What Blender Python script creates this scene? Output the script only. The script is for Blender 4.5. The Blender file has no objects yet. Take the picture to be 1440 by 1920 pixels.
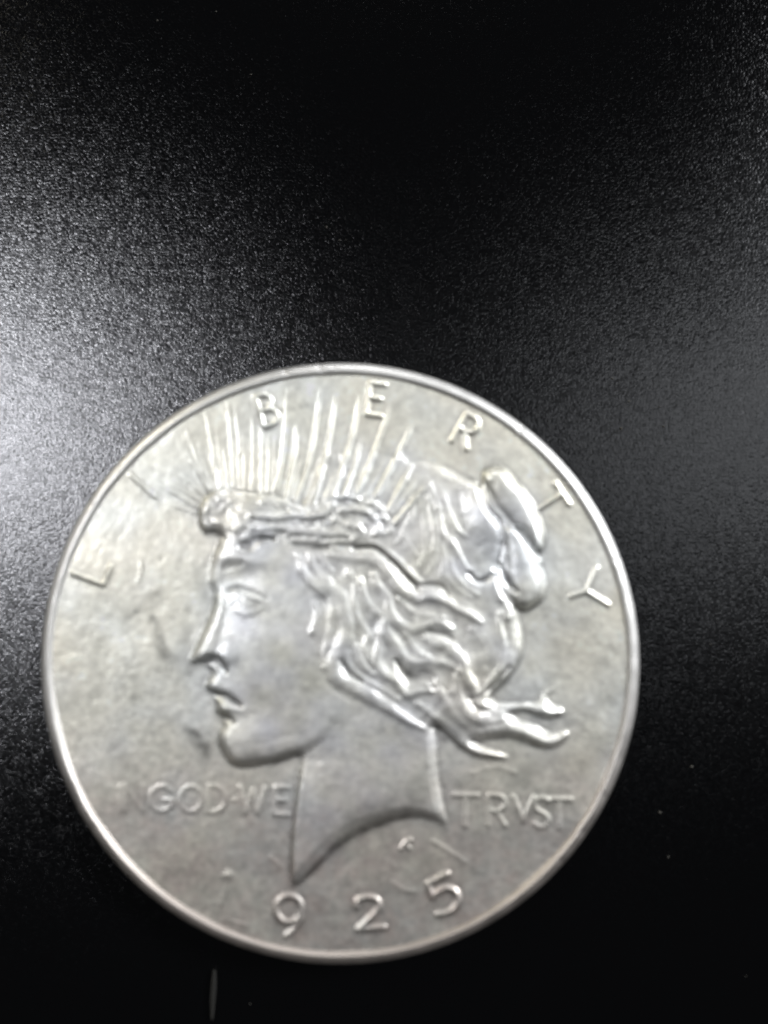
import bpy, math, random
import numpy as np
random.seed(7); rng = np.random.default_rng(7)
S = bpy.context.scene
COL = S.collection
MM = 0.001
# ------------------------------------------------------------------ camera
COIN_R, COIN_T = 19.05, 2.40                       # mm
cd = bpy.data.cameras.new('camera'); cam = bpy.data.objects.new('camera', cd); COL.objects.link(cam)
cam.location = (2.773*MM, 7.068*MM, (COIN_T + 67.77)*MM)
cam.rotation_euler = (math.radians(2.0), 0, 0)
cd.sensor_fit = 'HORIZONTAL'; cd.sensor_width = 36; cd.lens = 50.0
cd.clip_start = 0.002; cd.clip_end = 20
cd.dof.use_dof = True
cd.dof.focus_distance = 0.0722
APERTURE = 5.4*MM
cd.dof.aperture_fstop = (cd.lens*0.001)/APERTURE
S.camera = cam
# ------------------------------------------------------------------ view + world + lamps
S.view_settings.view_transform = 'Standard'; S.view_settings.look = 'None'
S.view_settings.exposure = 0.0; S.view_settings.gamma = 1.0
W = bpy.data.worlds.new('World'); S.world = W; W.use_nodes = True
bg = W.node_tree.nodes['Background']; bg.inputs[0].default_value = (0.9, 0.95, 1.0, 1); bg.inputs[1].default_value = 0.012

def lamp(name, loc, size, power, color, target=(0, 0, 0), long=None):
    l = bpy.data.lights.new(name, 'AREA'); l.shape = 'DISK'; l.size = size; l.energy = power; l.color = color
    if long: l.shape = 'ELLIPSE'; l.size_y = long
    o = bpy.data.objects.new(name, l); COL.objects.link(o); o.location = loc
    d = np.array(target, float) - np.array(loc, float)
    import mathutils
    o.rotation_euler = mathutils.Vector(d).to_track_quat('-Z', 'Y').to_euler()
    return o
lamp('desk_lamp', (-0.290, 0.086, 0.50), 0.03, 1.0, (0.96, 0.97, 1.0), long=0.32)
lamp('ceiling_lamp', (0.26, 0.098, 0.48), 0.06, 0.105, (0.95, 0.98, 1.0), long=0.42)
lamp('left_window_light', (-0.40, 0.34, 0.34), 0.18, 0.6, (1.0, 0.94, 0.76))
lamp('right_window_light', (0.44, 0.24, 0.36), 0.20, 3.8, (0.96, 0.98, 1.0))
lamp('far_window_light', (0.02, 0.62, 0.36), 0.20, 0.8, (0.98, 0.99, 1.0))

# ------------------------------------------------------------------ numpy drawing tools on the coin's plane
# design units: 566 units = the coin's radius, coin centre at (635, 1241), y down
UR, UX, UY = 566.0, 635.0, 1241.0
U = COIN_R/UR                                       # mm per unit
ST = 1.25
HALF = 549.0
N = int(2*HALF/ST) + 1
ax = np.linspace(-HALF, HALF, N)
gx = (UX + ax)[None, :].repeat(N, 0); gy = (UY + ax)[:, None].repeat(N, 1)
RR = np.hypot(gx-UX, gy-UY)

def smooth(pts, n=6):
    p = [np.array(q, float) for q in pts]
    if len(p) < 3: return np.array(p)
    p = [2*p[0]-p[1]] + p + [2*p[-1]-p[-2]]
    out = []
    for i in range(1, len(p)-2):
        for k in range(n):
            t = k/n
            a, b, c, d = p[i-1], p[i], p[i+1], p[i+2]
            out.append(0.5*((2*b)+(c-a)*t+(2*a-5*b+4*c-d)*t*t+(3*b-a-3*c+d)*t**3))
    out.append(p[-2])
    return np.array(out)

def blur(a, sig):
    r = sig/ST
    if r < 0.3: return a
    if r > 6:
        w = int(round(math.sqrt(12*r*r/3+1)))|1; h = w//2
        for _ in range(3):
            for axis in (0, 1):
                b = np.pad(a, [(h+1, h) if k == axis else (0, 0) for k in (0, 1)], mode='edge').cumsum(axis)
                n = a.shape[axis]
                a = (np.take(b, range(w, w+n), axis)-np.take(b, range(0, n), axis))/w
        return a
    k = int(3*r)+1; t = np.arange(-k, k+1); g = np.exp(-t*t/(2*r*r)); g /= g.sum()
    for axis in (0, 1):
        b = np.pad(a, [(k, k) if q == axis else (0, 0) for q in (0, 1)], mode='edge')
        o = np.zeros_like(a); n = a.shape[axis]
        for i, gv in enumerate(g):
            o += gv*(b[i:i+n, :] if axis == 0 else b[:, i:i+n])
        a = o
    return a

def poly_mask(pts):
    m = np.zeros((N, N), bool)
    P = np.array(pts, float)
    j0 = np.clip(((P.min(0)-(UX-HALF, UY-HALF))/ST).astype(int)-1, 0, N); j1 = np.clip(((P.max(0)-(UX-HALF, UY-HALF))/ST).astype(int)+2, 0, N)
    X = gx[j0[1]:j1[1], j0[0]:j1[0]]; Y = gy[j0[1]:j1[1], j0[0]:j1[0]]
    c = np.zeros(X.shape, bool)
    for (ax_, ay), (bx, by) in zip(P, np.roll(P, -1, 0)):
        if ay == by: continue
        c ^= ((ay > Y) != (by > Y)) & (X < (bx-ax_)*(Y-ay)/(by-ay)+ax_)
    m[j0[1]:j1[1], j0[0]:j1[0]] = c
    return m

def edt(mask, cap):
    """distance (units) from each True cell to the nearest False cell, capped"""
    K = int(cap/ST)+1
    g = np.where(mask, K+1.0, 0.0)
    for j in range(1, N): g[:, j] = np.minimum(g[:, j], g[:, j-1]+1)
    for j in range(N-2, -1, -1): g[:, j] = np.minimum(g[:, j], g[:, j+1]+1)
    q = g*g; o = q.copy()
    for d in range(1, K+1):
        o[d:] = np.minimum(o[d:], q[:-d]+d*d); o[:-d] = np.minimum(o[:-d], q[d:]+d*d)
    return np.minimum(np.sqrt(o)*ST, cap)

def stroke(pts, w, sm=True, n=6):
    """normalised distance field (0 on the line, 1 at the stroke's edge); w = half width, number or per-point list; also t along"""
    P = smooth(pts, n) if sm else np.array(pts, float)
    M = len(P)
    wl = np.interp(np.linspace(0, 1, M), np.linspace(0, 1, len(w)), w) if hasattr(w, '__len__') else np.full(M, float(w))
    D = np.full((N, N), 9.0, np.float32); T = np.zeros((N, N), np.float32)
    for i in range(M-1):
        a, b = P[i], P[i+1]; wm = max(wl[i], wl[i+1])+2
        x0 = int((min(a[0], b[0])-wm-UX+HALF)/ST); x1 = int((max(a[0], b[0])+wm-UX+HALF)/ST)+2
        y0 = int((min(a[1], b[1])-wm-UY+HALF)/ST); y1 = int((max(a[1], b[1])+wm-UY+HALF)/ST)+2
        x0, y0 = max(x0, 0), max(y0, 0)
        if x1 <= x0 or y1 <= y0: continue
        X = gx[y0:y1, x0:x1]; Y = gy[y0:y1, x0:x1]
        d = b-a; L2 = max(d@d, 1e-9)
        t = np.clip(((X-a[0])*d[0]+(Y-a[1])*d[1])/L2, 0, 1)
        dd = np.hypot(X-a[0]-t*d[0], Y-a[1]-t*d[1])/np.maximum(wl[i]+(wl[i+1]-wl[i])*t, 0.5)
        s = D[y0:y1, x0:x1]; u = dd < s
        s[u] = dd[u]; T[y0:y1, x0:x1][u] = ((i+t)/(M-1))[u]
    return D, T

def ridge(pts, w, h, sm=True, p=1.0):
    D, T = stroke(pts, w, sm)
    v = np.clip(1-D*D, 0, 1)**p
    hh = np.interp(T, np.linspace(0, 1, len(h)), h) if hasattr(h, '__len__') else h
    return v*hh

def flat_stroke(strokes, w, h, bev=0.78):
    out = np.zeros((N, N)); m = np.zeros((N, N), bool)
    for s in strokes:
        sm = len(s) > 3
        D, T = stroke(s, w, sm)
        q = np.clip((1-D)/bev, 0, 1); q = q*q*(3-2*q)
        out = np.maximum(out, q*h); m |= D < 1.05
    return out, m

def bump(cx, cy, rx, ry, h, rot=0.0):
    c, s = math.cos(rot), math.sin(rot)
    X = (gx-cx)*c+(gy-cy)*s; Y = -(gx-cx)*s+(gy-cy)*c
    return h*np.exp(-0.5*((X/rx)**2+(Y/ry)**2))

def fnoise(sig, seed):
    r = np.random.default_rng(seed)
    k = max(1, int(sig/ST/2)); n = N//k+4
    a = r.standard_normal((n, n))
    yy = np.linspace(1, n-2.001, N); i = yy.astype(int); f = yy-i
    f = f*f*(3-2*f)
    b = a[i]*(1-f)[:, None]+a[i+1]*f[:, None]
    b = b[:, i]*(1-f)+b[:, i+1]*f
    b = blur(b, sig*0.6)
    return b/b.std()

# ------------------------------------------------------------------ the relief
LAB = {}                                            # label id -> (part name, label)
lab = np.zeros((N, N), np.int16)
def new_part(name, label=None):
    LAB[len(LAB)+1] = (name, label); return len(LAB)
P_FIELD = new_part('field')

H = 1.6*(RR/540)**4 + 0.5*fnoise(70, 1) + 0.06*fnoise(22, 2)

head_poly = smooth([
 (366,985),(367,958),(373,938),(389,924),(410,917),(434,920),(457,924),(493,927),(529,934),(556,944),(571,925),(578,880),(585,850),(605,839),(640,836),(683,834),
 (714,841),(752,846),(771,859),(804,861),(832,875),(860,891),(884,901),(894,901),(910,881),(936,874),(954,886),(967,903),(986,922),(1003,948),(1014,976),(1023,1007),
 (1021,1040),(1013,1060),(1021,1088),(1020,1118),(1009,1134),(988,1145),(970,1147),(974,1180),(979,1205),(974,1238),(960,1262),(940,1284),(920,1302),(925,1318),
 (960,1322),(985,1320),(1010,1316),(1020,1299),(1038,1290),(1050,1278),(1045,1292),(1026,1306),(1030,1322),(1053,1331),(1054,1343),(1040,1346),(1024,1350),(1004,1345),(982,1337),(956,1342),
 (970,1352),(1000,1362),(1030,1376),(1054,1372),(1069,1372),(1060,1388),(1040,1402),(1015,1405),(990,1397),(960,1388),(932,1387),(899,1393),(885,1395),(915,1408),(950,1420),(952,1427),
 (927,1424),(893,1422),(868,1408),(850,1392),(830,1372),(814,1366),(815,1398),(818,1450),(824,1490),(832,1528),(840,1560),(822,1549),(805,1541),(770,1535),(735,1540),(690,1555),(648,1580),(607,1614),(572,1646),(546,1664),
 (543,1640),(544,1576),(549,1520),(555,1466),(557,1430),(552,1420),(525,1428),(495,1434),(451,1440),(430,1432),(416,1413),(408,1395),(408,1375),(416,1360),(412,1348),(402,1334),(404,1322),(398,1310),(386,1298),(381,1290),
 (386,1278),(392,1266),(391,1254),(378,1253),(360,1250),(352,1240),(356,1226),(370,1198),(386,1163),(397,1130),(394,1110),(386,1092),(388,1070),(396,1040),(406,1012),(398,1004),(382,1004)], 4)
M = poly_mask(head_poly)
dist = blur(edt(M, 60), 3.4)*M
sg_ = lambda v, c, w: 1/(1+np.exp(-np.clip((v-c)/w, -40, 40)))
edge = np.clip(dist/(17-9*sg_(gy, 1440, 12)*sg_(600-gx, 0, 12)), 0, 1); edge = 0.55*edge+0.45*np.sin(edge*math.pi/2)
dome = np.clip(dist/60, 0, 1); dome = dome*dome*(3-2*dome)
Mf = M.astype(float)
head = (7.6*edge + 1.5*dome)*(1-np.clip(bump(640, 850, 120, 42, 0.78), 0, .75)) + 2.2*np.clip((blur(Mf, 60)-0.5)*2, 0, 1)*Mf

# hair region (everything right of the face line), head band, bun
hair_poly = smooth([(545,1040),(556,1085),(574,1108),(589,1140),(576,1185),(590,1228),(603,1265),(627,1300),(660,1318),(700,1326),(740,1346),(780,1366),(814,1372),
 (850,1400),(893,1430),(960,1440),(1080,1420),(1080,1270),(1000,1290),(930,1290),(990,1240),(990,1160),(1040,1120),(1040,990),(960,870),(900,860),(830,865),(770,850),(700,820),(600,830),(560,900),(565,950),(640,1000),(600,1025)], 4)
MH = poly_mask(hair_poly) & M
band_poly = smooth([(360,1000),(364,950),(385,918),(434,916),(493,922),(540,934),(578,955),(607,936),(660,926),(706,936),(728,965),(735,995),(720,1005),(690,1008),(655,1020),(610,1018),(560,1016),(520,1008),(490,1008),(462,1022),(440,1018),(418,1004)], 4)
MB = poly_mask(band_poly) & M
bun_poly = smooth([(893,901),(910,876),(940,868),(975,900),(1010,940),(1032,1005),(1022,1062),(1030,1110),(1010,1142),(972,1152),(952,1136),(934,1108),(926,1078),(934,1042),(938,1012),(932,985),(910,955),(900,925)], 4)
MU = poly_mask(bun_poly) & M
MH &= ~MB; MH &= ~MU
MF = M & ~MH & ~MB & ~MU

# --- face modelling
F = np.zeros((N, N))
F += bump(430,1030,30,24,1.2) + bump(450,1050,42,9,2.2,0.12)
F -= bump(440,1090,30,22,2.6) + bump(412,1096,10,12,1.2)
F += bump(458,1128,24,13,2.4)
F -= ridge([(424,1108),(438,1104),(455,1108),(475,1113),(498,1124)], [4,7,8,7,4], 1.7)
F += ridge([(436,1112),(447,1113),(462,1118),(482,1126)], [4,6,6,4], 1.6)
F -= ridge([(434,1136),(444,1128),(449,1136)], 5, 0.9)
F += ridge([(440,1146),(452,1151),(470,1150),(490,1142)], [4,7,7,4], 0.8)
F -= ridge([(415,1068),(432,1058),(450,1056)], [9,14,9], 1.2)
F += ridge([(404,1128),(396,1165),(386,1200),(378,1228)], [14,20,22,20], 2.2)
F += bump(421,1233,13,11,3.2)
F -= ridge([(361,1250),(374,1243),(390,1238),(404,1241),(417,1254),(420,1262)], [6,11,13,12,8,4], 5.6)
F -= bump(440,1245,10,18,1.3,-0.4)
F += bump(394,1284,9,8,2.6) + bump(416,1292,18,8,1.6,0.4)
F -= ridge([(386,1296),(400,1302),(420,1308),(436,1317),(448,1324)], [5,9,10,9,5], 5.2)
F += bump(414,1327,14,7.5,4.0,0.15) + bump(440,1331,14,7,1.2)
F -= ridge([(410,1344),(424,1348),(436,1356)], [6,9,5], 3.2)
F += bump(445,1400,34,26,3.2) + bump(520,1230,70,66,5.5) + bump(500,1380,60,28,1.5)
F -= bump(470,1320,26,30,1.2)
F += ridge([(452,1424),(500,1418),(552,1402)], 26, 1.5)
# throat is lower than the jaw
jaw = smooth([(400,1442),(451,1441),(495,1434),(551,1419),(590,1398),(625,1365),(650,1330),(700,1330),(760,1370),(900,1380),(900,1700),(400,1700)], 5)
MJ = blur(poly_mask(jaw).astype(float), 9)
fade = np.clip(1-(gx-560)/110, 0.0, 1)
F -= MJ*(4.2*fade+0.6)*np.exp(-np.clip(gy-1425, 0, 400)/55)
F -= ridge([(548,1421),(575,1406),(602,1388),(625,1362)], [10,12,10,5], [2.0,1.5,0.7,0.1])
F += bump(700,1470,80,120,2.4)
F += ridge([(816,1380),(818,1450),(830,1520)], 12, 2.0)
F -= ridge([(540,1668),(572,1646),(607,1614),(648,1580),(690,1555),(735,1540),(770,1535),(805,1541),(840,1560)], [14,22,28,28,26,24,22,18,10], 2.6, True, 0.8)
F -= bump(640,1480,30,70,0.9,0.15)

# --- hair strands
HR = np.zeros((N, N))
FG = np.zeros((N, N))                               # fine combing lines cut into every lock
def add(pts, w, h, p=1.0):
    global HR, FG
    r = ridge(pts, [1.3*q for q in w], h, True, p)
    HR = np.sqrt(HR*HR*1.0 + r*r*0.9) * 0.5 + 0.5*np.maximum(HR, r)
    if max(w) < 6: return
    P = smooth(pts); d = np.gradient(P, axis=0); d /= np.maximum(np.linalg.norm(d, axis=1, keepdims=True), 1e-6)
    nv = np.stack([-d[:, 1], d[:, 0]], 1); wl = np.interp(np.linspace(0, 1, len(P)), np.linspace(0, 1, len(w)), w)
    for o in ((-0.8, -0.3, 0.35, 0.85) if max(w) < 10 else (-0.95, -0.6, -0.15, 0.3, 0.75)):
        o += random.uniform(-.12, .12)
        Q = (P+nv*(wl*o)[:, None])[2:-2:2]
        if len(Q) > 2: FG = np.maximum(FG, ridge(Q, 2.2, random.uniform(0.5, 1.1), False))
A = add
# the wave over the temple and down the neck
A([(552,1030),(557,1049),(568,1077),(590,1098),(616,1104),(634,1122),(642,1152),(647,1182),(634,1226),(621,1254),(634,1277),(666,1291),(691,1305),(727,1329),(760,1352),(790,1366)], [5,6,7,9,12,14,14,14,14,13,12,12,12,11,9,5], 6.2)
A([(600,1110),(618,1130),(620,1165),(612,1200),(604,1230),(606,1256)], [6,9,9,8,6,4], 4.5)
A([(584,1130),(590,1158),(580,1190)], [5,6,4], 4.6)
A([(577,1040),(584,1062),(602,1082),(622,1092)], [4,5,5,3], 3.0)
A([(598,1040),(606,1058),(620,1072)], [4,5,3], 2.6)
# upper loops
A([(612,1040),(640,1044),(668,1047),(690,1048),(716,1061),(733,1086),(750,1107),(776,1121)], [5,7,8,9,10,11,11,8], [3,4,4.5,5,6.5,7.5,7.5,5])
A([(676,1003),(694,1016),(716,1031),(743,1053),(766,1076),(787,1094)], [4,5,6,7,7,4], [3,4,5,6.5,6.5,4])
A([(778,1128),(799,1119),(812,1120),(838,1131),(856,1143),(882,1156),(900,1168)], [6,9,9,8,7,7,4], [5,7,7.5,6.5,5.5,6.5,4])
A([(650,1070),(662,1100),(663,1135),(671,1164),(683,1182),(690,1200)], [5,7,7,7,6,4], 4.6)
A([(672,1085),(682,1122),(699,1146),(718,1160),(721,1180),(738,1205),(754,1231),(772,1243),(810,1241),(838,1248),(862,1262)], [5,7,7,7,8,10,11,10,9,7,4], 5.6)
A([(698,1078),(706,1098),(724,1120),(729,1145),(742,1168),(764,1179),(791,1176),(816,1167),(844,1180)], [5,7,8,9,10,10,9,8,5], 5.6)
A([(745,1125),(770,1148),(800,1155),(828,1160)], [5,7,7,4], 4.2)
A([(690,1190),(682,1210),(686,1234),(700,1248)], [5,7,8,5], 5.0)
A([(664,1210),(672,1236),(685,1256),(700,1266)], [5,8,8,4], 5.4)
A([(712,1185),(707,1214),(704,1242),(716,1263),(738,1275),(750,1291),(760,1303),(782,1297),(806,1297)], [5,8,9,9,9,9,8,7,4], 6.2)
A([(652,1205),(648,1232),(658,1258),(690,1280),(720,1297),(745,1312)], [4,6,7,7,6,4], 4.0)
A([(758,1190),(768,1208),(782,1224),(800,1232)], [5,7,7,4], 4.6)
A([(795,1198),(812,1207),(832,1211),(852,1225),(866,1243),(869,1262),(881,1283),(893,1304)], [5,8,9,10,9,10,10,7], [4,5,6,7,5.5,7,7,5])
A([(936,1150),(934,1172),(942,1205),(939,1242),(922,1272),(898,1303)], [5,6,7,8,8,6], 5.0)
A([(958,1140),(967,1158),(973,1195),(969,1228),(958,1254),(938,1280),(908,1306)], [5,8,9,9,8,7,5], 5.6)
A([(852,1268),(858,1305),(869,1332),(882,1345),(896,1349),(908,1346)], [5,7,9,11,14,8], [4,5,6,7.5,9,5])
A([(884,1318),(904,1323),(924,1321),(950,1327),(980,1326),(1006,1332),(1030,1338),(1050,1337)], [5,8,7,6,6,8,8,5], [5,7,5,4,4,6.5,6.5,4])
A([(1004,1322),(1018,1304),(1036,1292),(1048,1280)], [4,4,4,3], 2.6)
A([(810,1280),(824,1300),(838,1320),(856,1346),(888,1370),(922,1370),(955,1367),(985,1376),(1012,1390),(1036,1390),(1060,1378)], [5,7,8,9,9,8,7,7,9,8,4], [4,4.5,5,5,5,4.5,4,4.5,7,6.5,4])
A([(900,1356),(930,1352),(960,1346),(985,1352),(1010,1362)], [5,6,6,6,4], 3.4)
A([(940,1362),(975,1360),(1005,1370)], [4,5,4], 3.0)
A([(780,1320),(806,1340),(836,1370),(856,1390),(888,1407),(920,1413),(948,1420)], [5,8,8,8,9,8,4], [4,4.5,4.5,5,7.5,6.5,4])
A([(770,1265),(800,1270),(828,1282),(846,1300)], [4,6,6,4], 2.6)
A([(880,1180),(900,1200),(912,1230),(906,1262)], [5,8,8,5], 2.0)
A2 = lambda p, w, h: add(p, [0.75*q for q in w], [0.8*q for q in h] if hasattr(h, '__len__') else 0.8*h)
# combed crown of the head
A2([(806,912),(822,962),(827,998),(845,1018),(856,1036),(872,1064),(896,1086)], [5,6,7,7,7,6,4], [3,3.5,5,5.5,4.5,4,3])
A2([(828,925),(843,968),(854,992),(874,1007)], [5,7,7,4], [2.5,4.5,4.5,3])
A2([(800,930),(809,976),(814,1014),(811,1056),(796,1080)], [5,6,7,6,4], 3.4)
A2([(788,950),(794,990),(796,1030),(784,1062)], [4,5,5,4], 2.8)
A2([(824,1020),(832,1050),(824,1084)], [4,5,4], 2.8)
A2([(842,1048),(850,1076),(870,1100),(896,1118)], [4,6,6,4], 2.8)
A2([(834,1080),(852,1104),(880,1122)], [4,5,4], 2.2)
A2([(772,930),(768,970),(752,1005),(740,1020)], [5,6,6,4], 3.0)
A2([(752,1000),(765,1022),(780,1044)], [4,5,4], 3.0)
A([(926,1074),(932,1096),(938,1124)], [6,8,6], 5.5)
A([(944,1120),(950,1140),(950,1160)], [5,8,6], 4.0)
A([(864,902),(890,925),(908,968),(924,1000),(922,1035)], [12,24,32,30,14], [3,6,8.5,8,3])
HRs = blur(HR, 9); HR = 0.46*HR + 0.66*HRs - 1.15*FG + 0.08*fnoise(6, 41) + 0.05*fnoise(3.6, 42) + 0.30*fnoise(18, 43)
hairbase = np.where(MH, -1.0, 0.0)
GR = np.zeros((N, N))
for g in ([(896,909),(910,953),(934,978),(938,1010),(934,1044),(927,1070)], [(880,1078),(892,1090),(906,1090),(924,1078)]):
    GR = np.maximum(GR, ridge(g, 7, 3.6))
for g, w, h in (([(660,1030),(700,1030),(730,1052),(756,1080),(780,1106)], [5,7,8,8,6], 4.0),
                ([(952,1252),(932,1278),(910,1298),(897,1307)], 4, 3.2),
                ([(880,1312),(892,1330),(902,1332)], 5, 3.6),
                ([(740,1240),(760,1270),(800,1270),(812,1290)], [5,12,14,6], 3.0),
                ([(636,1240),(650,1262),(676,1280)], [5,9,5], 3.0),
                ([(780,1098),(820,1100),(838,1116)], [4,8,5], 2.6),
                ([(800,1186),(830,1192),(848,1200)], [4,7,4], 2.4)):
    GR = np.maximum(GR, ridge(g, w, h))
fine = np.sin((gx*0.55+gy*0.22)/5.2+2.2*fnoise(28, 5))*0.35

# --- head band: knotted, lumpy band with a brow curl
B = np.zeros((N, N))
for pts, w, h in (([(396,926),(380,944),(374,968),(380,990)], [9,13,13,8], 6.0), ([(408,928),(430,938),(448,960),(440,988)], [14,24,26,16], 2.2),
                  ([(404,978),(420,992)], [9,8], 3.0),
                  ([(430,924),(470,929),(520,938),(556,952)], [4,5,5,4], 3.6), ([(470,966),(510,972),(545,966),(580,968),(612,958),(620,940)], [6,8,8,9,9,6], 4.6),
                  ([(466,992),(510,990),(560,996),(610,1000),(650,1004)], [6,8,9,9,6], 3.8), ([(612,936),(640,932),(668,934)], [6,7,5], 4.2),
                  ([(636,956),(664,956),(690,964),(704,986),(700,1004)], [6,8,8,9,6], 4.0), ([(690,942),(712,954),(722,976)], [5,7,5], 3.6),
                  ([(640,982),(664,986),(680,998)], [5,8,5], 3.0), ([(540,955),(562,962),(575,975)], [5,6,4], 3.2)):
    B = np.maximum(B, ridge(pts, w, h))
B -= bump(424,962,9,12,1.6,.4)+bump(428,946,6,6,1.0)
B += 0.85*fnoise(7, 9)*MB + 0.4*fnoise(4, 10)*MB
B -= ridge([(476,944),(510,950),(545,958),(570,962)], [4,7,7,4], 3.0)
B -= ridge([(448,1026),(462,1024),(480,1012),(510,1012)], [9,14,10,5], 6.5)
B -= ridge([(545,1022),(575,1026),(612,1027)], [5,8,5], 3.4)
B -= ridge([(632,1024),(660,1026),(690,1028)], [5,8,5], 2.2)
B -= ridge([(388,1000),(402,1002),(416,1010)], [6,8,5], 3.0)

# --- bun of hair
Bu = np.zeros((N, N))
for pts, w, h in (([(918,890),(940,902),(962,930),(984,962),(1000,992),(1010,1024)], [18,30,34,30,22,10], 9.5),
                  ([(958,1000),(975,1035),(986,1072),(988,1106),(982,1136)], [14,28,36,34,14], 9.5)):
    Bu = np.maximum(Bu, ridge(pts, w, h, True, 0.75))
Bu = np.maximum(Bu, ridge([(1016,1070),(1021,1098),(1013,1128)], [3,6,4], 5.0))
Bu -= ridge([(968,990),(980,998),(994,1020),(1012,1046)], [6,10,10,6], 5.5)
Bu -= ridge([(936,1060),(948,1090),(966,1110)], [5,9,6], 3.5)
Bu += 0.15*fnoise(9, 12)*MU
Bu -= ridge([(985,930),(996,966),(992,980)], 4, 1.6)

body = head + F*blur(Mf, 2.5) + (HR*0.95+hairbase+fine*MH)*blur(MH.astype(float), 2.5) - GR*Mf + 0.62*B*blur((MB | (M & (gy < 1040) & (gx < 700))).astype(float), 2) + (Bu-2.0)*blur(MU.astype(float), 2)
H = np.where(M, H+np.maximum(body, 0.3), H)

def region(mask, name, label=None):
    i = new_part(name, label); lab[mask] = i; return i
lab[:] = P_FIELD
region(MF, 'face', 'face and neck of a woman in profile facing left')
region(MH, 'hair', 'wavy loose strands of hair blown back')
region(MB, 'headband', 'lumpy band across the brow')
region(MU, 'hair_bun', 'two lobed bun behind the head')

# --- rays of the crown
RAYS = [[(283,902),(322,926),(362,950)],[(314,906),(344,922),(368,938)],[(329,884),(352,906),(374,926)],[(354,862),(370,892),(383,918)],[(342,802),(364,862),(388,918)],
 [(380,772),(392,842),(402,916)],[(388,852),(395,885),(401,916)],[(412,830),(417,874),(421,916)],[(421,750),(428,834),(432,914)],[(436,756),(441,810),(445,850)],[(450,804),(452,860),(453,918)],
 [(469,781),(469,850),(467,920)],[(483,746),(485,830),(485,922)],[(499,812),(499,866),(497,922)],[(535,724),(526,836),(509,926)],[(552,794),(547,856),(533,932)],
 [(597,728),(579,850),(552,940)],[(626,739),(612,830),(584,948)],[(672,738),(656,822),(620,934)],[(675,820),(660,880),(642,928)],[(731,758),(702,838),(665,932)],[(770,796),(745,850),(697,942)],[(772,870),(752,908),(726,960)],[(808,900),(772,940),(738,982)]]
EXTRA = [[(300,940),(330,952),(360,962)],[(344,846),(366,886),(386,920)],[(366,842),(382,884),(396,918)],[(400,800),(407,858),(412,916)],[(441,830),(443,880),(444,918)],[(460,820),(460,870),(460,918)],
 [(477,800),(477,860),(476,918)],[(512,816),(509,876),(504,922)],[(524,860),(519,900),(516,926)],[(567,840),(555,890),(544,936)],[(600,860),(586,905),(570,950)],[(642,846),(626,890),(607,936)],[(690,850),(672,892),(652,930)],[(722,856),(700,900),(680,936)],[(790,884),(762,924),(732,966)]]
RW = [3.5,3,3,3,3.2,3.6,3.4,4,4,2.6,4,4.6,5.2,3.8,4.6,5,5.2,5,5.6,4.4,5.6,6.2,6.4,5.5]
ray_over_hair = M & ~MB
for k, (r, w) in enumerate(zip(RAYS+EXTRA, RW+[3.2]*6+[3.4]*4+[4]*5)):
    s = (0.7 if k < 5 else 0.85 if k < 15 else 1.6) if k < len(RAYS) else (0.55 if k < len(RAYS)+10 else 0.8)
    D, T = stroke(r, [w*0.5, w*0.78, w*1.05])
    v = np.clip(1-D*D, 0, 1)*np.interp(T, [0, .15, .5, 1], [0.5, 1.5, 2.5, 2.7])*s
    ok = (~M) | ray_over_hair
    H = H + v*ok
    i = new_part('ray'); lab[(D < 1) & ok & ~MB & ~MU] = i

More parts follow.
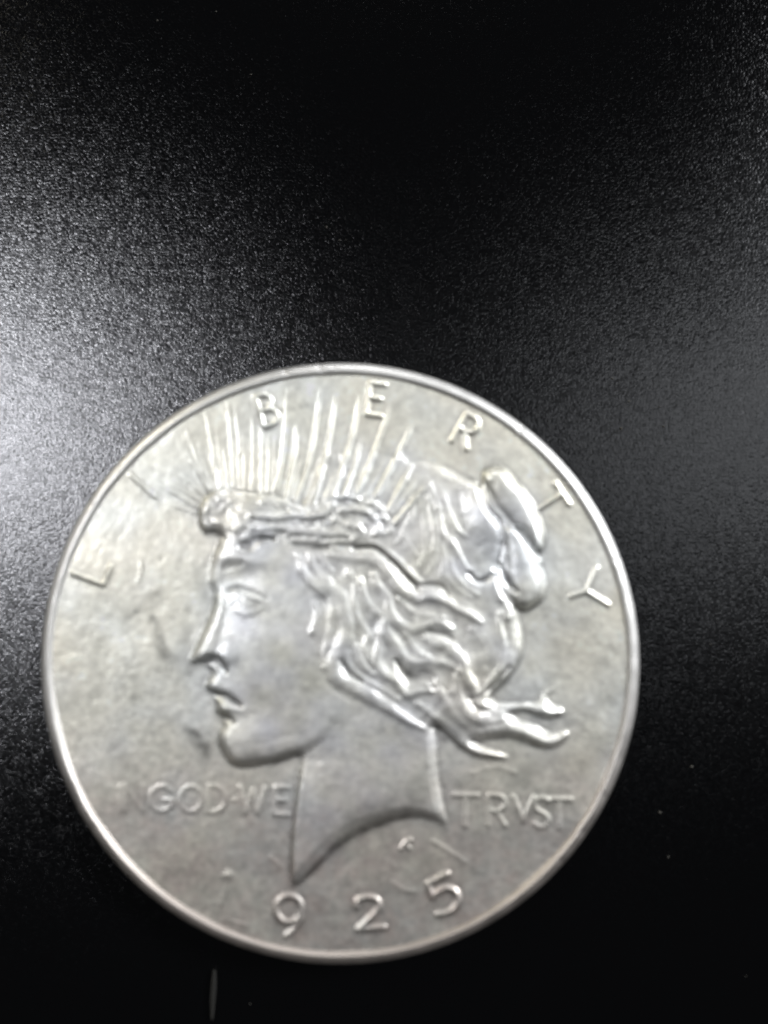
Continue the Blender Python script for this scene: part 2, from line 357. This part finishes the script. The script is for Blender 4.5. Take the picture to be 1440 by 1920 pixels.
# --- lettering
def glyph(strokes, cx, cy, rot, hgt, asp=0.66):
    """strokes in a unit box (x 0..1, y 0 top..1 bottom) -> design units"""
    c, s = math.cos(rot), math.sin(rot); out = []
    for st in strokes:
        q = []
        for x, y in st:
            X = (x-0.5)*hgt*asp; Y = (y-0.5)*hgt
            q.append((cx+X*c-Y*s, cy+X*s+Y*c))
        out.append(q)
    return out
def arc(cx, cy, rx, ry, a0, a1, n=14):
    return [(cx+rx*math.cos(math.radians(a0+(a1-a0)*i/n)), cy+ry*math.sin(math.radians(a0+(a1-a0)*i/n))) for i in range(n+1)]
G = {
 'L': [[(0.12,0),(0.12,1)],[(0.12,1),(0.95,1)]],
 'I': [[(0.5,0),(0.5,1)]],
 'B': [[(0.15,0),(0.15,1)],[(0.15,0),(0.45,0)]+arc(0.45,0.24,0.38,0.24,-70,80,8)+[(0.15,0.48)],[(0.15,0.48),(0.5,0.49)]+arc(0.48,0.74,0.45,0.26,-70,80,8)+[(0.15,1)]],
 'E': [[(0.12,0),(0.12,1)],[(0.12,0),(0.9,0)],[(0.12,0.47),(0.75,0.47)],[(0.12,1),(0.95,1)]],
 'R': [[(0.15,0),(0.15,1)],[(0.15,0),(0.45,0)]+arc(0.48,0.26,0.42,0.26,-70,80,8)+[(0.15,0.53)],[(0.5,0.53),(0.92,1)]],
 'T': [[(0.0,0),(1.0,0)],[(0.5,0),(0.5,1)]],
 'Y': [[(0.0,0),(0.5,0.5)],[(1,0),(0.5,0.5)],[(0.5,0.5),(0.5,1)]],
 'N': [[(0.05,1),(0.05,0)],[(0.05,0),(0.95,1)],[(0.95,1),(0.95,0)]],
 'G': [arc(0.5,0.5,0.55,0.5,-40,-330,16)+[(0.98,0.72)],[(0.62,0.56),(1.02,0.56)],[(0.99,0.56),(0.99,0.8)]],
 'O': [arc(0.5,0.5,0.55,0.5,0,360,20)],
 'D': [[(0.12,0),(0.12,1)],[(0.12,0),(0.35,0)]+arc(0.38,0.5,0.58,0.5,-75,75,10)+[(0.35,1),(0.12,1)]],
 'W': [[(0,0),(0.27,1)],[(0.27,1),(0.5,0.1)],[(0.5,0.1),(0.73,1)],[(0.73,1),(1,0)]],
 'V': [[(0,0),(0.5,1)],[(0.5,1),(1,0)]],
 'S': [[(0.9,0.12),(0.6,0.0),(0.25,0.05),(0.1,0.22),(0.25,0.42),(0.7,0.56),(0.9,0.76),(0.75,0.95),(0.4,1.0),(0.08,0.88)]],
 '1': [[(0.3,0.12),(0.5,0)],[(0.5,0),(0.5,1)]],
 '9': [arc(0.48,0.33,0.42,0.33,0,360,18),[(0.90,0.33),(0.88,0.55),(0.72,0.82),(0.5,1.0)]],
 '2': [[(0.06,0.30),(0.12,0.1),(0.42,0.0),(0.76,0.08),(0.86,0.28),(0.7,0.52),(0.38,0.76),(0.05,1.0)],[(0.05,1.0),(0.98,1.0)]],
 '5': [[(0.2,0.0),(0.95,0.0)],[(0.2,0.0),(0.14,0.42)],[(0.14,0.42),(0.4,0.34),(0.7,0.36),(0.93,0.55),(0.9,0.8),(0.65,0.98),(0.35,1.0),(0.05,0.92)]],
 '.': [[(0.5,0.5),(0.5,0.52)]],
}
def letter(ch, cx, cy, deg, hgt, w, h, name='letter', asp=0.66, label=None, over=False):
    global H
    v, m = flat_stroke(glyph(G[ch], cx, cy, math.radians(deg), hgt, asp), w, h)
    ok = np.ones_like(M) if over else ~M
    H = np.maximum(H, H*0+H) + v*ok
    i = new_part(name, label or ('raised dot' if ch == '.' else 'raised %s %s' % ('numeral' if name == 'digit' else 'letter', ch)))
    lab[m & ok] = i
letter('L', 164, 1070, -70, 62, 6.2, 3.6, asp=0.74)
letter('I', 260, 911, -49, 62, 5.8, 2.0)
letter('B', 494, 766, -16.5, 60, 5.8, 3.4)
letter('E', 701, 746, 7.5, 60, 6.0, 3.9, asp=0.60)
letter('R', 873, 806, 29, 60, 6.2, 3.9, asp=0.70)
letter('T', 1034, 939, 57, 50, 6.2, 4.0, asp=0.96)
letter('Y', 1100, 1110, 73, 62, 6.2, 3.7, asp=1.15)
for ch, cx, cy, hg, a in (('I',222,1498,46,.5),('N',248,1498,46,.8)):
    letter(ch, cx, cy, 0, hg, 6.0, 0.8, asp=a)
for ch, cx, cy, hg, a in (('G',300,1499,46,.84),('O',355,1500,46,.86),('D',402,1500,48,.8)):
    letter(ch, cx, cy, 1, hg, 6, 1.1, asp=a)
letter('.', 437, 1501, 0, 40, 6.5, 1.3, name='dot')
letter('W', 470, 1502, 2, 48, 6, 1.6, asp=1.0)
letter('E', 524, 1503, 2, 50, 6, 2.0, asp=0.6)
for ch, cx, cy, hg, a in (('T',870,1522,58,.78),('R',928,1521,56,.74),('V',979,1518,44,.85),('S',1013,1525,54,.6),('T',1046,1527,54,.8)):
    letter(ch, cx, cy, 1, hg, 6, 1.9, asp=a)
letter('1', 420, 1666, 14, 58, 6.5, 0.6, name='digit')
H += bump(427, 1640, 6, 5, 1.6)
letter('9', 539, 1716, 7, 74, 7.4, 3.4, name='digit', asp=0.76)
letter('2', 690, 1710, -5, 58, 7.0, 3.8, name='digit', asp=0.92)
letter('5', 828, 1678, -26, 64, 7.2, 4.2, name='digit', asp=0.86)
# small maker's mark under the neck, and worn marks
v, m = flat_stroke([[(750,1592),(758,1578),(768,1576)],[(758,1578),(764,1592)]], 5, 2.6); H += v; lab[m & ~M] = new_part('engraver_mark', 'tiny raised initial mark')
for pts, w, h in (([(808,1578),(838,1596),(868,1616)], 5, 1.0), ([(735,1655),(756,1668),(775,1672)], 5, .8), ([(504,1608),(514,1616),(524,1626)], 4, 1.0), ([(258,1058),(256,1078),(253,1092)], 3, 1.6),
                  ([(880,1452),(930,1440),(965,1452)], 5, 0.6), ([(420,1722),(440,1728),(466,1736)], 3, .8)):
    H += ridge(pts, w, h)
# small dings and bag marks scattered on the struck surface
for _ in range(90):
    a, r = random.uniform(0, 6.283), 530*math.sqrt(random.random())
    x, y, t, L = UX+r*math.cos(a), UY+r*math.sin(a), random.uniform(0, 3.14), random.uniform(3, 16)
    H -= ridge([(x, y), (x+L*math.cos(t), y+L*math.sin(t))], random.uniform(1.8, 3.2), random.uniform(0.15, 0.5), False)
H += 0.05*fnoise(5, 21)+0.08*fnoise(9, 23)+0.04*fnoise(3.2, 24) + 0.03*fnoise(2.6, 22)
H = blur(H, 2.2)

# ------------------------------------------------------------------ the metal's own colour with painted shade in it, as a point attribute
n1, n2, n3, n4 = fnoise(60, 31), fnoise(24, 32), fnoise(10, 33), fnoise(5, 34)
def tone_at(x, y, n1, n2, n3):
    pass
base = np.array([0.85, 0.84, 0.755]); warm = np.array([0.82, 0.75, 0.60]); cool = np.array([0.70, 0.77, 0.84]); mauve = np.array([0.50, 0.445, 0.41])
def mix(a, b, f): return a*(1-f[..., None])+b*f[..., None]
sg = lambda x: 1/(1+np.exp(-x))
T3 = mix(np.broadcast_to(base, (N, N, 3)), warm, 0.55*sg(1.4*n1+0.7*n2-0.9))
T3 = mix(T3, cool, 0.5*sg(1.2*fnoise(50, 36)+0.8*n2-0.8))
T3 = mix(T3, mauve, np.clip(0.75*sg((gy-1450)/85)*(1.0+0.14*n2+0.12*n3), 0, 1))  # brown lower part, darkened further to paint in the light's falloff
T3 = T3*(1+0.03*n2+0.045*n3+0.055*n4)[..., None]
lav = np.array([0.78, 0.78, 0.86]); cream = np.array([0.88, 0.845, 0.76])
T3 = mix(T3, lav*0.96, np.clip(blur(Mf, 26)*0.34*(0.8+0.25*n2)*sg((1560-gy)/70), 0, 1))
T3 = mix(T3, cream, np.clip((1-blur(Mf, 26))*0.34*sg((1330-gy)/90)*(0.75+0.3*n1), 0, 1))
stain_shade = np.zeros((N, N))  # dark smudges of the metal, then shade painted into creases
for pts, w, h in (([(228,1165),(262,1140),(282,1125),(296,1108)], [8,14,16,8], .30), ([(278,1160),(292,1190),(294,1212),(312,1240),(330,1250)], [9,11,14,17,9], .34),
                  ([(345,1370),(365,1388),(380,1410),(378,1432)], [10,16,16,10], .32), ([(362,1070),(372,1095),(378,1120)], [10,14,10], .2), ([(215,1410),(240,1450),(262,1500)], [16,22,14], .12),
                  ([(345,1180),(340,1230),(352,1262)], [14,18,12], .16), ([(1040,1420),(1000,1440),(960,1470)], [14,22,14], .12), ([(1108,1235),(1135,1250)], [12,12], .12),
                  ([(690,1085),(720,1140),(760,1200)], [14,18,14], .10),
                  ([(446,1028),(462,1026),(482,1014),(515,1013)], [9,14,10,6], .42), ([(548,1024),(580,1028),(612,1027)], [6,10,7], .34), ([(416,1068),(432,1060),(452,1055)], [8,12,6], .24),  # from here on painted shade: band pits, nostril, mouth, chin, neck edge, hair
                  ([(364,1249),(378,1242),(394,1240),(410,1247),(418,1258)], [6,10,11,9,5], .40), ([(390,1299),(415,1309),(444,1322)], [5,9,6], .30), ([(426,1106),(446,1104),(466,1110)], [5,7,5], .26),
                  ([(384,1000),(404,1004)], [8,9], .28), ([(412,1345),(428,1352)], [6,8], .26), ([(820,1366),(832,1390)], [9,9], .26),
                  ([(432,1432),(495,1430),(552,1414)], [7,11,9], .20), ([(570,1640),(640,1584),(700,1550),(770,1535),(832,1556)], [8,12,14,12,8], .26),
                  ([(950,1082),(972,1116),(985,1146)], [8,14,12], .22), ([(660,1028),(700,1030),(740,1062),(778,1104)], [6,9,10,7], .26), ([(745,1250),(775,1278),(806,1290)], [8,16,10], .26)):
    stain_shade = np.maximum(stain_shade, ridge(pts, w, h, True, 0.6))
stain_shade = blur(stain_shade, 4)*(1+0.45*n3+0.3*n4)
T3 = np.clip(T3*(1-np.clip(stain_shade, 0, .6))[..., None]*1.09, 0.05, 0.97)
# shade painted into the recesses of the hair and lettering
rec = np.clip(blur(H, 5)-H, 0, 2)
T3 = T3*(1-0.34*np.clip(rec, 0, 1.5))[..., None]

# ------------------------------------------------------------------ materials
def mat(name):
    m = bpy.data.materials.new(name); m.use_nodes = True
    return m, m.node_tree.nodes, m.node_tree.links, m.node_tree.nodes['Principled BSDF']
ms, nd, lk, bs = mat('worn_silver')
bs.inputs['Metallic'].default_value = 1.0
at = nd.new('ShaderNodeAttribute'); at.attribute_name = 'toning_and_shade'
lk.new(at.outputs['Color'], bs.inputs['Base Color'])
tc = nd.new('ShaderNodeTexCoord')
nz = nd.new('ShaderNodeTexNoise'); nz.inputs['Scale'].default_value = 700; nz.inputs['Detail'].default_value = 6; nz.inputs['Roughness'].default_value = 0.65
lk.new(tc.outputs['Object'], nz.inputs['Vector'])
mr = nd.new('ShaderNodeMapRange'); mr.inputs['From Min'].default_value = 0.3; mr.inputs['From Max'].default_value = 0.7; mr.inputs['To Min'].default_value = 0.50; mr.inputs['To Max'].default_value = 0.64
lk.new(nz.outputs['Fac'], mr.inputs['Value']); lk.new(mr.outputs['Result'], bs.inputs['Roughness'])
n2_ = nd.new('ShaderNodeTexNoise'); n2_.inputs['Scale'].default_value = 4200; n2_.inputs['Detail'].default_value = 3
lk.new(tc.outputs['Object'], n2_.inputs['Vector'])
bp = nd.new('ShaderNodeBump'); bp.inputs['Strength'].default_value = 0.12; bp.inputs['Distance'].default_value = 0.00004
lk.new(n2_.outputs['Fac'], bp.inputs['Height']); lk.new(bp.outputs['Normal'], bs.inputs['Normal'])
gl = nd.new('ShaderNodeBsdfGlossy'); gl.inputs['Roughness'].default_value = 0.31
lk.new(at.outputs['Color'], gl.inputs['Color']); lk.new(bp.outputs['Normal'], gl.inputs['Normal'])
mxs = nd.new('ShaderNodeMixShader'); mxs.inputs[0].default_value = 0.27
lk.new(bs.outputs[0], mxs.inputs[1]); lk.new(gl.outputs[0], mxs.inputs[2]); lk.new(mxs.outputs[0], nd['Material Output'].inputs['Surface'])

mt, nd, lk, bs = mat('black_grained_plastic')
nd.remove(bs)
tc = nd.new('ShaderNodeTexCoord')
vo = nd.new('ShaderNodeTexVoronoi'); vo.feature = 'SMOOTH_F1'; vo.inputs['Scale'].default_value = 5600; vo.inputs['Smoothness'].default_value = 0.35
lk.new(tc.outputs['Object'], vo.inputs['Vector'])
nz = nd.new('ShaderNodeTexNoise'); nz.inputs['Scale'].default_value = 5200; nz.inputs['Detail'].default_value = 3
lk.new(tc.outputs['Object'], nz.inputs['Vector'])
nm = nd.new('ShaderNodeMath'); nm.operation = 'MULTIPLY'; nm.inputs[1].default_value = 0.6; lk.new(nz.outputs['Fac'], nm.inputs[0])
ad = nd.new('ShaderNodeMath'); ad.operation = 'SUBTRACT'; lk.new(nm.outputs[0], ad.inputs[0]); lk.new(vo.outputs['Distance'], ad.inputs[1])
bp = nd.new('ShaderNodeBump'); bp.inputs['Strength'].default_value = 0.17; bp.inputs['Distance'].default_value = 0.00005
lk.new(ad.outputs[0], bp.inputs['Height'])
# every pebble of the grain leans its own way
v1 = nd.new('ShaderNodeVectorMath'); v1.operation = 'SUBTRACT'; v1.inputs[1].default_value = (0.5, 0.5, 0.5); lk.new(vo.outputs['Color'], v1.inputs[0])
v2 = nd.new('ShaderNodeVectorMath'); v2.operation = 'MULTIPLY'; v2.inputs[1].default_value = (0.065, 0.065, 0.0); lk.new(v1.outputs[0], v2.inputs[0])
v3 = nd.new('ShaderNodeVectorMath'); v3.operation = 'ADD'; lk.new(v2.outputs[0], v3.inputs[0]); lk.new(bp.outputs['Normal'], v3.inputs[1])
v4 = nd.new('ShaderNodeVectorMath'); v4.operation = 'NORMALIZE'; lk.new(v3.outputs[0], v4.inputs[0])
df = nd.new('ShaderNodeBsdfDiffuse'); df.inputs['Color'].default_value = (0.0012, 0.0012, 0.0014, 1)
gl = nd.new('ShaderNodeBsdfGlossy'); gl.distribution = 'BECKMANN'; gl.inputs['Roughness'].default_value = 0.28; gl.inputs['Color'].default_value = (0.97, 0.97, 1, 1)
lk.new(v4.outputs[0], gl.inputs['Normal'])
fr = nd.new('ShaderNodeFresnel'); fr.inputs['IOR'].default_value = 2.12
mxs = nd.new('ShaderNodeMixShader'); lk.new(fr.outputs[0], mxs.inputs[0]); lk.new(df.outputs[0], mxs.inputs[1]); lk.new(gl.outputs[0], mxs.inputs[2])
lk.new(mxs.outputs[0], nd['Material Output'].inputs['Surface'])

ml, nd, lk, bs = mat('pale_lint'); bs.inputs['Base Color'].default_value = (0.008, 0.0075, 0.006, 1); bs.inputs['Roughness'].default_value = 0.9
md, nd, lk, bs = mat('dust'); bs.inputs['Base Color'].default_value = (0.04, 0.037, 0.03, 1); bs.inputs['Roughness'].default_value = 0.6

# ------------------------------------------------------------------ table
def mesh_obj(name, verts, faces, material, parent=None, smooth_=True):
    me = bpy.data.meshes.new(name); me.from_pydata([tuple(v) for v in verts], [], [tuple(f) for f in faces]); me.update()
    if smooth_: me.polygons.foreach_set('use_smooth', [True]*len(me.polygons))
    me.materials.append(material)
    o = bpy.data.objects.new(name, me); COL.objects.link(o)
    if parent: o.parent = parent
    return o
w = 0.6
tb = mesh_obj('table_top', [(-w,-w,0),(w,-w,0),(w,w,0),(-w,w,0),(-w,-w,-.02),(w,-w,-.02),(w,w,-.02),(-w,w,-.02)],
              [(0,1,2,3),(4,7,6,5),(0,4,5,1),(1,5,6,2),(2,6,7,3),(3,7,4,0)], mt, None, False)
tb['kind'] = 'structure'; tb['label'] = 'black pebble grained plastic table top under the coin'

# ------------------------------------------------------------------ coin
coin = bpy.data.objects.new('coin', None); COL.objects.link(coin); coin.empty_display_size = 0.01
coin['label'] = 'large worn silver coin dated 1925 with a woman in profile, on black table'
coin['category'] = 'coin'
ZF = COIN_T - 0.27                                  # height of the field
VS = U*1.0                                          # relief height scale, mm per unit
Z = ZF + H*VS
gyd, gxd = np.gradient(H, ST)
NR = np.stack([-gxd, gyd, np.ones_like(H)], -1); NR /= np.linalg.norm(NR, axis=-1, keepdims=True)
V = np.stack([(gx-UX)*U*MM, (UY-gy)*U*MM, Z*MM], -1)
inside = RR < 546
cell = inside[:-1, :-1] & inside[1:, :-1] & inside[:-1, 1:] & inside[1:, 1:]
cl = lab[:-1, :-1]
idx = np.arange(N*N).reshape(N, N)
def set_color(me, rgb):
    a = me.color_attributes.new('toning_and_shade', 'FLOAT_COLOR', 'POINT')
    a.data.foreach_set('color', np.concatenate([rgb, np.ones((len(rgb), 1))], 1).astype(np.float32).ravel())
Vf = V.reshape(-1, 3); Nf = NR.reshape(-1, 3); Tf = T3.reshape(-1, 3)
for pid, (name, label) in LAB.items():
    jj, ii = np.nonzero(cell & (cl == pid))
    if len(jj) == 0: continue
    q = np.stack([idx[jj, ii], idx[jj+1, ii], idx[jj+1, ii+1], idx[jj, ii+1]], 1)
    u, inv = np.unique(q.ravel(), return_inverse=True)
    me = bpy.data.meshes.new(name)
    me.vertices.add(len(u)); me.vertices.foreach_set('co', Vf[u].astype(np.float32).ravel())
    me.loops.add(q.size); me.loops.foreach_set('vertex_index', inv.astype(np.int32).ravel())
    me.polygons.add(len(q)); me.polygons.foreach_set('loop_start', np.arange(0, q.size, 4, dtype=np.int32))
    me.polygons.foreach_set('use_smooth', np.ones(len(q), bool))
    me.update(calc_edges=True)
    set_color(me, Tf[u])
    me.normals_split_custom_set_from_vertices(Nf[u].tolist())
    me.materials.append(ms)
    o = bpy.data.objects.new(name, me); COL.objects.link(o); o.parent = coin
    if label: o['label'] = label

# rim (lathe with slight wear) and reeded edge
def ring_noise(n, seed, k):
    r = np.random.default_rng(seed); t = np.arange(n)/n*2*math.pi; o = np.zeros(n)
    for f in range(1, k):
        o += r.standard_normal()*np.cos(f*t+r.uniform(0, 6.28))/math.sqrt(k)
    return o
NS = 1440
prof = [(538.5,0.2),(540.5,1.2),(542.5,3.4),(544.5,6.0),(546.5,7.8),(548.5,8.4),(550.5,8.2),(553,7.5),(556,6.4),(559,4.9),(562,2.8),(564.3,0.2),(565.8,-4.0)]
th = np.arange(NS)/NS*2*math.pi
wear = ring_noise(NS, 3, 90)*0.35 + ring_noise(NS, 4, 14)*0.45
nick = np.zeros(NS)
for a, d, wd in ((52,1.4,.5),(35,1.2,.5),(20,1.2,.6),(94,1.0,.7),(101,.9,.5),(148,.8,.6),(205,.7,1.0),(214,.7,.8),(318,1.0,.7),(325,1.2,.9),(333,1.0,.8),(341,.8,1.2)):
    dd = (np.degrees(th)-a+180) % 360-180; nick += d*np.exp(-(dd/wd)**2)
rv = []; rt = []
for k, (r, h) in enumerate(prof):
    f = min(1, k/4)
    hh = h + f*(wear*0.6-nick*0.9); rr = r + ring_noise(NS, 5, 40)*0.25*(1 if k < 8 else 0.3) - (nick*1.2 if 1 < k < 6 else 0)
    rv.append(np.stack([rr*np.cos(th)*U, rr*np.sin(th)*U, ZF+hh*VS], 1)*MM)
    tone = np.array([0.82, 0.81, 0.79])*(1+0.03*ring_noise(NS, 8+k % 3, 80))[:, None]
    low = 1/(1+np.exp((np.sin(th)+0.35)/0.16))      # brown like the field beside it, with shade painted into the lower rim
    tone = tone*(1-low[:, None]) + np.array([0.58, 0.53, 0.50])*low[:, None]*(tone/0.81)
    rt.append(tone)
rv = np.concatenate(rv); rt = np.concatenate(rt)
fs = []
for k in range(len(prof)-1):
    for i in range(NS):
        j = (i+1) % NS; fs.append((k*NS+i, (k+1)*NS+i, (k+1)*NS+j, k*NS+j))
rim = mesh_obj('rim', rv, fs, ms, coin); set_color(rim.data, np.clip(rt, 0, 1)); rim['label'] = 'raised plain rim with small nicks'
NE = 189*6
te = np.arange(NE)/NE*2*math.pi; reed = 0.9*np.cos(te*189)
zt = ZF-4.0*VS
eprof = [(0, zt, 0), (0, zt-0.12, 1), (0, 0.32, 1), (-2, 0.08, .5), (-6, 0.0, 0)]
ev = np.concatenate([np.stack([(565.8+dr-0.9*g+reed*g)*np.cos(te)*U, (565.8+dr-0.9*g+reed*g)*np.sin(te)*U, np.full(NE, z+0.001)], 1)*MM for dr, z, g in eprof])
ef = [(k*NE+i, (k+1)*NE+i, (k+1)*NE+(i+1) % NE, k*NE+(i+1) % NE) for k in range(len(eprof)-1) for i in range(NE)]
ef.append(tuple(4*NE+i for i in range(NE-1, -1, -1)))
ed = mesh_obj('reeded_edge', ev, ef, ms, coin); set_color(ed.data, np.tile([[0.70, 0.68, 0.65]], (len(ev), 1))); ed['label'] = 'finely reeded side of the coin'

# ------------------------------------------------------------------ lint and dust on the table
def to_mm(x, y): return ((x-UX)*U*MM*1.036, (UY-y)*U*MM*1.036)
pts = [to_mm(*p) for p in ((400, 1818), (399, 1845), (397, 1875), (396, 1908))]
pts3 = smooth([(x, y, 0.00022) for x, y in pts], 5)
vs, fs = [], []
for i, p in enumerate(pts3):
    d = pts3[min(i+1, len(pts3)-1)]-pts3[max(i-1, 0)]; d /= np.linalg.norm(d); s = np.array([d[1], -d[0], 0])
    r = 0.00019*(0.5+0.5*math.sin(math.pi*min(1, (i+1)/(len(pts3)))))
    for k in range(8):
        a = k*math.pi/4; vs.append(p+s*r*math.cos(a)+np.array([0, 0, 1])*r*math.sin(a))
    if i:
        for k in range(8): fs.append(((i-1)*8+k, (i-1)*8+(k+1) % 8, i*8+(k+1) % 8, i*8+k))
fs.append(tuple(range(7, -1, -1))); fs.append(tuple(range((len(pts3)-1)*8, len(pts3)*8)))
lf = mesh_obj('lint_fibre', vs, fs, ml); lf['label'] = 'short pale lint fibre lying on the black table below the coin'; lf['category'] = 'lint'

vs, fs = [], []
spots = [(1163,810,3.0),(1178,758,2.2),(1243,806,2.6),(1236,769,2),(1147,715,2),(605,425,2.5),(630,450,2.0),(460,130,2),(280,25,2.2),(1290,1445,3),(1230,1530,2.5),(1245,1612,2.5)]
for _ in range(16): spots.append((random.uniform(-10, 1450), random.uniform(0, 1920), random.uniform(0.8, 1.8)))
for x, y, r in spots:
    if math.hypot(x-UX, y-UY) < 600: continue
    X, Y = to_mm(x, y); R_ = r*U*MM*1.2; b = len(vs); n = 6
    for k in range(n):
        a = k*6.283/n+random.random()*.6; q = R_*random.uniform(.6, 1.1)
        vs.append((X+q*math.cos(a), Y+q*math.sin(a), 0.00002+random.random()*0.00004))
    vs.append((X, Y, 0.00006+R_*0.5)); vs.append((X, Y, 0.000005))
    for k in range(n):
        fs.append((b+k, b+(k+1) % n, b+n)); fs.append((b+(k+1) % n, b+k, b+n+1))
du = mesh_obj('dust', vs, fs, md, None, False); du['kind'] = 'stuff'; du['label'] = 'scattered pale dust specks on the black table'
